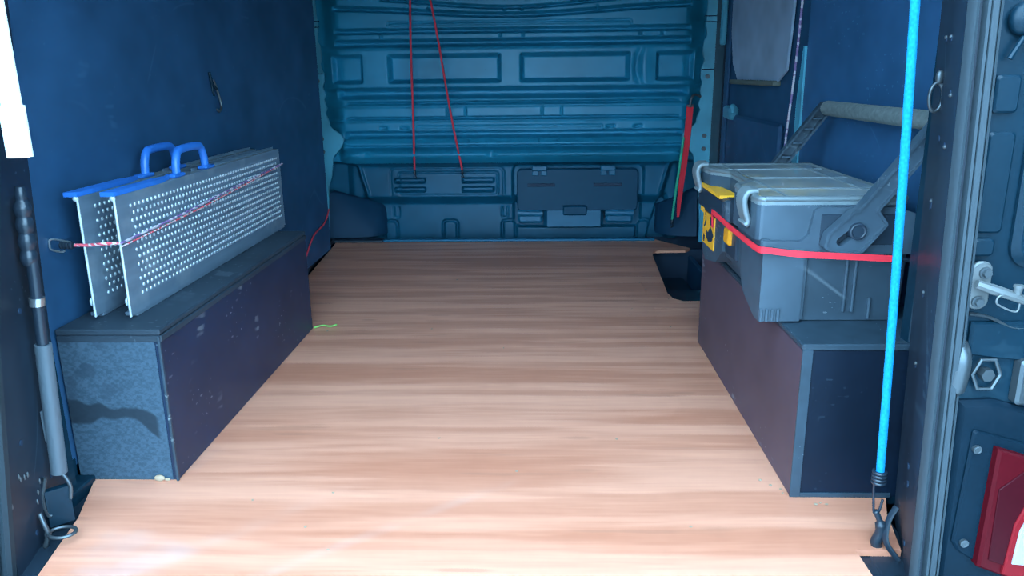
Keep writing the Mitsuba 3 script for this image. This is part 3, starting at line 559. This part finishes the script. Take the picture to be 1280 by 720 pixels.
# handle block with yellow release, label and yellow button on the long front
add('tool_case__front_handle', cat([rbox(0.545, 0.59, 1.765, 2.045, 0.455, 0.512, 0.006), rbox(0.556, 0.60, 1.70, 1.80, 0.465, 0.515, 0.004)]), 'tool_dark')
add('tool_case__handle_cheek', rbox(0.547, 0.60, 1.745, 1.769, 0.462, 0.512, 0.003), 'tool_mid')
add('tool_case__yellow_release', prism(Polygon([(0.541, 1.79), (0.541, 2.045), (0.565, 2.045), (0.572, 1.96), (0.582, 1.87), (0.586, 1.79)]), 0.511, 0.519), 'tool_yellow'); lab('tool_case__yellow_release', 'yellow release strip')
add('tool_case__yellow_button', bevel_prism(rrect(1.728, 1.775, 0.413, 0.452, 0.006), 0.572, 0.551, 'x', 0.004), 'tool_orange'); lab('tool_case__yellow_button', 'square yellow button')
add('tool_case__button_recess', rbox(0.560, 0.575, 1.690, 1.79, 0.385, 0.46, 0.004), 'tool_dark')
lb = Polygon([(1.885, 0.366), (2.015, 0.366), (2.015, 0.448), (1.885, 0.448)])
add('tool_case__label', prism(lb, 0.5572, 0.5545, 'x'), 'tool_yellow', False); lab('tool_case__label', 'yellow label with black pictures')
add('tool_case__label_print', cat([prism(g, 0.5546, 0.5540, 'x') for g in (Polygon([(1.89, 0.405), (1.925, 0.42), (1.95, 0.400), (1.975, 0.405), (1.965, 0.385), (1.94, 0.378), (1.905, 0.385)]), Polygon([(1.985, 0.445), (1.975, 0.425), (1.995, 0.405), (2.00, 0.41), (1.985, 0.428), (1.992, 0.445)]), Polygon([(1.90, 0.444), (1.935, 0.444), (1.93, 0.425), (1.91, 0.422)]), Polygon([(1.99, 0.370), (2.005, 0.372), (2.0, 0.39), (1.985, 0.385)]))]), 'tool_dark', False)
add('tool_case__small_mark', cat([prism(sbox(1.965, 0.449, 2.005, 0.4615).difference(sbox(1.972, 0.452, 1.983, 0.4585)).difference(sbox(1.988, 0.452, 1.998, 0.4585)), 0.5456, 0.5444, 'x')]), 'tool_yellow', False)
# carrying bar: two arms and a foam-covered grip
def arm_shape():
    a, b = np.array([0.700, 0.490]), np.array([0.856, 0.700])
    e = (b-a)/np.linalg.norm(b-a)
    shaft = LineString([a, b]).buffer(0.0165, cap_style=2)
    shaft = shaft.union(Point(*b).buffer(0.0165, quad_segs=3))
    foot = Polygon([(0.668, 0.474), (0.672, 0.494), (0.714, 0.536), (0.752, 0.538), (0.770, 0.515), (0.752, 0.492), (0.730, 0.466), (0.690, 0.462)]).buffer(0.006, quad_segs=2)
    slot = LineString([(0.694, 0.482), (0.712, 0.497)]).buffer(0.0085, quad_segs=3)
    return shaft.union(foot), slot
sh, slot = arm_shape()
add('tool_case__arm', cat([prism(sh.difference(slot), 1.452, 1.472, 'y'), prism(sh.difference(sh.buffer(-0.005)), 1.447, 1.453, 'y')]), 'tool_mid')
add('tool_case__arm__pivot', cat([cyl([0.722, 1.474, 0.502], [0.722, 1.446, 0.502], 0.0165, 20), torus([0.722, 1.447, 0.502], 0.013, 0.0022, 'y', 20, 6)]), 'tool_dark')
sh2 = affinity.translate(sh, -0.0, 0.0)
add('tool_case__arm_001', cat([prism(sh2, 2.066, 2.070, 'y'), prism(sh2.difference(sh2.buffer(-0.005)), 2.070-0.022, 2.07, 'y')]), 'tool_black')
ar0, ar1 = np.array([0.72, 0.517]), np.array([0.85, 0.692])
for t in (0.35, 0.55, 0.75, 0.9):
    c = ar0+(ar1-ar0)*t; add('tool_case__arm_001__web', rbox(c[0]-0.012, c[0]+0.012, 2.046, 2.068, c[1]-0.0025, c[1]+0.0025, 0.001), 'tool_mid')
add('tool_case__grip', tube([[0.858, 2.045, 0.700], [0.858, 1.75, 0.700], [0.858, 1.475, 0.700]], 0.0185, 20), 'grip_foam'); lab('tool_case__grip', 'grey foam-covered grip')
lab('tool_case', 'large black and yellow tool case with clear organiser lid and tilted carrying bar', 'tool case')

# red webbing strap round the case
def ribbon(path, w, t, wdir):
    p = np.asarray(path, float); tt = np.gradient(p, axis=0); tt /= np.linalg.norm(tt, axis=1, keepdims=True)
    wd = np.asarray(wdir, float); wd = np.broadcast_to(wd, p.shape); nn = np.cross(tt, wd); nn /= np.linalg.norm(nn, axis=1, keepdims=True)
    w = np.broadcast_to(w, (len(p),))[:, None]
    ring = np.stack([p+wd*w/2+nn*t/2, p-wd*w/2+nn*t/2, p-wd*w/2-nn*t/2, p+wd*w/2-nn*t/2], 1)
    n = len(p); v = ring.reshape(-1, 3); f = []
    for k in range(n-1):
        for c in range(4):
            a, b = k*4+c, k*4+(c+1) % 4; f += [[a, b, b+4], [a, b+4, a+4]]
    f += [[0, 2, 1], [0, 3, 2], [4*n-4, 4*n-3, 4*n-2], [4*n-4, 4*n-2, 4*n-1]]
    m = trimesh.Trimesh(v, f, process=False); m.fix_normals(); return m
pth = spline([[0.5505, 1.90, 0.455], [0.5455, 1.87, 0.467], [0.545, 1.70, 0.464], [0.5475, 1.52, 0.462], [0.551, 1.476, 0.462], [0.562, 1.4695, 0.462], [0.62, 1.444, 0.460], [0.70, 1.4425, 0.456], [0.76, 1.4435, 0.4525], [0.806, 1.444, 0.450]], 8)
add('red_strap__webbing', ribbon(pth, 0.0125, 0.002, [0, 0, 1]), 'red_strap')
add('red_strap__tail', ribbon(spline([[0.5505, 1.895, 0.462], [0.5500, 1.893, 0.445], [0.5515, 1.893, 0.425]], 5), 0.012, 0.002, [0, 1, 0]), 'red_strap')
add('red_strap__end_hook', cat([tube(spline([[0.800, 1.444, 0.450], [0.82, 1.446, 0.447], [0.845, 1.447, 0.444], [0.87, 1.45, 0.45]], 5), 0.004, 8)]), 'black_tube')
lab('red_strap', 'flat red strap stretched round the black tool case', 'strap')

# ------------------------------------------------------------------ blue cord hanging in the doorway
ys = 1.20
top, bot = np.array([0.640, ys, 1.32]), np.array([0.7005, ys, 0.125])
pts = np.array([top+(bot-top)*t + np.array([0.004*math.sin(t*3.1), 0, 0]) for t in np.linspace(0, 1, 90)])
tb = tube(pts, 0.0068, 14); tb.vertices += (meshkit.noise(tb.vertices*420)-0.5)[:, None]*0.0016*np.array([1, 1, 0.2])
add('elastic_rope__rope', tb, 'blue_cord', True)
add('elastic_rope__end_coil', cat([torus([0.6995, ys, 0.140-0.0062*k], 0.0095, 0.0032, 'z', 18, 8) for k in range(4)]), 'black_tube', True)
add('elastic_rope__wire_hook', cat([tube(spline([[0.692, ys, 0.125], [0.695, ys, 0.085], [0.699, ys, 0.062], [0.706, ys, 0.066], [0.710, ys, 0.088]], 8), 0.0022, 8)]), 'black_tube', True)
add('elastic_rope__hook_cover', tube(spline([[0.699, ys-0.002, 0.068], [0.707, ys-0.004, 0.052], [0.712, ys-0.004, 0.030], [0.707, ys-0.002, 0.008], [0.712, ys, -0.005]], 6), [0.005]*8+[0.009]*17, 10), 'black_plastic', True)
lab('elastic_rope', 'bright blue elastic cord hanging down the right side of the doorway, black hook below', 'rope')

# ------------------------------------------------------------------ left doorway: white pole, telescopic pole, bracket, rings
wx, wy = -0.648, 1.15
add('white_pole__tube', cyl([wx-0.002, wy, 1.32], [wx, wy, 0.755], 0.0145, 24), 'white_plastic')
add('white_pole__end_sleeve', cat([cyl([wx, wy, 0.757], [wx, wy, 0.682], 0.0175, 24)]), 'white_plastic')
add('white_pole__side_rod', cat([tube([[wx-0.016, wy-0.012, 1.31], [wx-0.015, wy-0.012, 1.0], [wx-0.010, wy-0.013, 0.758]], 0.003, 8), rbox(wx-0.022, wx-0.009, wy-0.02, wy-0.005, 0.752, 0.765, 0.002)]), 'steel_dull')
lab('white_pole', 'white plastic pole with wider end sleeve hanging at the upper left of the doorway', 'pole')
py = 1.25
A, B_, C_ = np.array([-0.721, py, 0.640]), np.array([-0.735, py, 0.345]), np.array([-0.747, py, 0.105])
L = lambda z: np.array([np.interp(z, [0.105, 0.345, 0.64], [-0.747, -0.735, -0.721]), py, z])
add('telescopic_pole__sleeve', cat([cyl(L(0.350), L(0.103), 0.0138, 20), rbox(L(0.2)[0]-0.018, L(0.2)[0]-0.010, py-0.006, py+0.006, 0.165, 0.225, 0.002)]), 'grey_tube')
add('telescopic_pole__inner_tube', cyl(L(0.50), L(0.345), 0.0095, 18), 'black_tube')
add('telescopic_pole__collar', cyl(L(0.434), L(0.420), 0.0125, 18), 'chrome'); lab('telescopic_pole__collar', 'bright metal collar')
zz = np.linspace(0.49, 0.625, 60); rad = 0.0105 + 0.0035*np.abs(np.sin((zz-0.49)/0.028*math.pi))
add('telescopic_pole__grip', tube(np.array([L(z)+np.array([-0.004, 0, 0]) for z in zz]), rad*np.interp(zz, [0.49, 0.5, 0.59, 0.625], [0.9, 1, 1, 0.5]), 14), 'black_tube', True)
lab('telescopic_pole', 'grey and black telescopic pole with bright collar, upright against the left door pillar', 'pole')
add('pole_bracket__plate', loft([(-0.775, 1.235), (-0.745, 1.262), (-0.735, 1.252), (-0.765, 1.225)], 0.004, 0.075, lambda z: 0), 'body_paint')
add('pole_bracket__loop', cat([tube(spline([[-0.752, 1.246, 0.11], [-0.742, 1.25, 0.10], [-0.733, 1.252, 0.075], [-0.735, 1.25, 0.05]], 6), 0.0035, 8), tube(spline([[-0.765, 1.235, 0.10], [-0.772, 1.228, 0.06], [-0.768, 1.228, 0.03], [-0.762, 1.23, 0.025]], 6), 0.006, 8, flat=0.6)]), 'steel_dull')
lab('pole_bracket', 'small dark metal bracket with wire loop at the foot of the left pillar', 'bracket')
q = np.array([-0.742, 1.19, 0.018])
add('lashing_ring__ring', torus(q+np.array([0.022, 0, 0.0]), 0.020, 0.0032, 'z', 26, 8, sx=1.15, sz=0.9), 'steel_dull', True)
add('lashing_ring__mount', cat([tube(spline([[-0.755, 1.19, 0.055], [-0.748, 1.186, 0.04], [-0.744, 1.186, 0.02], [-0.75, 1.188, 0.0], [-0.756, 1.19, -0.012]], 6), 0.0042, 8), sphere([-0.745, 1.188, 0.015], 0.006, sub=1)]), 'steel_dull', True)
lab('lashing_ring', 'steel lashing ring lying flat at the foot of the left door pillar', 'lashing ring', 'steel lashing rings')
q, n = on_pillar(0.62, 0.763); q = q + n*0.006
add('lashing_ring_001__ring', torus(q+np.array([-0.001, 0, -0.012]), 0.0215, 0.0028, 'y', 26, 8, sx=0.48, sz=1.0), 'steel_dull', True)
add('lashing_ring_001__mount', cat([sphere(q+np.array([0.001, 0, 0.018]), 0.011, (0.6, 0.5, 1.0)), tube([q+np.array([0.008, -0.002, 0.03]), q+np.array([0.009, -0.003, 0.015]), q+np.array([0.006, -0.003, 0.004])], 0.0022, 6)]), 'steel_dull', True)
lab('lashing_ring_001', 'small oval steel lashing ring high on the right door pillar', 'lashing ring', 'steel lashing rings')
q = np.array([XL+0.006, 2.305, 0.755])
add('lashing_ring_002__ring', tube(spline([q+np.array([0.004, -0.012, 0.03]), q+np.array([0.006, 0.004, 0.0]), q+np.array([0.01, 0.012, -0.04]), q+np.array([0.01, -0.006, -0.058]), q+np.array([0.01, -0.022, -0.052])], 6), 0.0035, 8), 'steel_dull', True)
add('lashing_ring_002__mount', cat([tube(spline([q+np.array([0.002, -0.03, 0.052]), q+np.array([0.004, -0.022, 0.02]), q+np.array([0.006, 0.0, 0.005])], 6), 0.004, 8), tube([q+np.array([0.004, -0.028, 0.02]), q+np.array([0.008, -0.034, 0.0]), q+np.array([0.006, -0.024, -0.012])], 0.0028, 8)]), 'body_paint', True)
lab('lashing_ring_002', 'dark lashing hook hanging on the left plywood lining above the ramps', 'lashing ring', 'steel lashing rings')

# ------------------------------------------------------------------ cords at the bulkhead
def cord(name, path, r, mat, label, category, hook=None, group=None):
    add(name+'__line', tube(path, r, 8), mat, True)
    if hook is not None:
        h = np.array(hook)
        add(name+'__hook', cat([cyl(h+[0, 0, 0.006], h+[0, 0, -0.016], 0.0065, 10), tube(spline([h+[0, 0, -0.014], h+[0.006, 0.004, -0.028], h+[0.0, 0.012, -0.034], h+[-0.006, 0.014, -0.026]], 5), 0.0028, 6)]), 'black_tube', True)
    lab(name, label, category, group)
cord('bungee_rope', spline([[-0.430, 3.66, 1.384], [-0.452, 3.69, 1.0], [-0.462, 3.72, 0.60], [-0.470, 3.742, 0.35]], 12), 0.0052, 'red_cord', 'thin red cord hanging straight down in front of the bulkhead, left of the pair', 'rope', [-0.470, 3.742, 0.345], 'red cords at the bulkhead')
cord('bungee_rope_001', spline([[-0.410, 3.66, 1.384], [-0.345, 3.69, 1.05], [-0.285, 3.72, 0.62], [-0.240, 3.742, 0.35]], 12), 0.0052, 'red_cord', 'thin red cord slanting down in front of the bulkhead, right of the pair', 'rope', [-0.240, 3.742, 0.345], 'red cords at the bulkhead')
cord('bungee_rope_002', spline([[-0.812, 3.02, 0.085], [-0.812, 3.16, 0.15], [-0.812, 3.34, 0.172], [-0.816, 3.44, 0.215]], 10), 0.0034, 'red_cord', 'short red cord curving up along the left wall behind the box', 'rope')
cord('braided_rope', spline([[0.868, 2.33, 1.384], [0.873, 2.36, 1.0], [0.878, 2.395, 0.78], [0.882, 2.44, 0.60], [0.884, 2.46, 0.45]], 10), 0.0036, 'purple_cord', 'thin purple and white cord hanging by the side door, behind the tool case', 'rope')
add('red_webbing__strap', ribbon(spline([[0.822, 3.688, 0.645], [0.816, 3.688, 0.52], [0.804, 3.688, 0.36], [0.792, 3.688, 0.20], [0.789, 3.688, 0.125]], 8), np.array([0.030]*14+list(np.linspace(0.03, 0.012, 19))), 0.003, [1, 0, 0]), 'red_strap')
add('red_webbing__hook', cat([tube(spline([[0.822, 3.688, 0.635], [0.823, 3.686, 0.665], [0.832, 3.69, 0.685], [0.85, 3.70, 0.690], [0.872, 3.703, 0.680]], 5), 0.006, 8), rbox(0.807, 0.838, 3.684, 3.692, 0.636, 0.648, 0.002)]), 'steel_dull', True)
lab('red_webbing', 'flat red strap hanging from the flange at the right end of the bulkhead', 'strap')
cord('bungee_rope_003', spline([[0.797, 3.680, 0.50], [0.784, 3.680, 0.36], [0.772, 3.680, 0.25], [0.761, 3.680, 0.115]], 10), 0.0062, 'green_cord', 'green cord beside the red strap at the right end of the bulkhead', 'rope', [0.761, 3.680, 0.11])
add('green_wire', tube(spline([[-0.605, 2.385, 0.004], [-0.58, 2.40, 0.007], [-0.555, 2.395, 0.005], [-0.535, 2.405, 0.008]], 8), 0.0028, 8), 'wire_green', True)
lab('green_wire', 'short green and yellow wire end on the floor beside the left box', 'wire')

# crumbs on the floor
chips = []
spots = [(-0.555, 2.36), (-0.22, 2.38), (0.02, 2.20), (0.30, 2.9), (0.55, 2.40), (0.57, 1.42), (0.585, 1.40), (0.60, 1.385), (0.60, 1.37), (-0.20, 3.0), (0.33, 3.3), (0.45, 2.6), (-0.28, 1.36), (-0.43, 1.33), (-0.30, 1.24), (0.08, 1.45), (0.30, 1.6), (0.40, 1.25), (-0.24, 1.17), (0.52, 2.95), (0.53, 2.85), (0.58, 3.05), (0.595, 2.72), (0.5, 3.1), (-0.1, 1.6), (0.65, 1.33), (0.66, 1.335), (0.67, 1.33)]
for x, y in spots:
    m = trimesh.creation.icosphere(0, 1.0); m.apply_scale(rng.uniform(0.0014, 0.0030, 3)*np.array([1.4, 1.4, 0.6])); m.apply_translation([x, y, 0.0012]); chips.append(m)
add('wood_chips', cat(chips), 'wood_chip', False)
lab('wood_chips', 'tiny pale wood chips scattered on the laminate floor', 'debris', None, 'stuff')
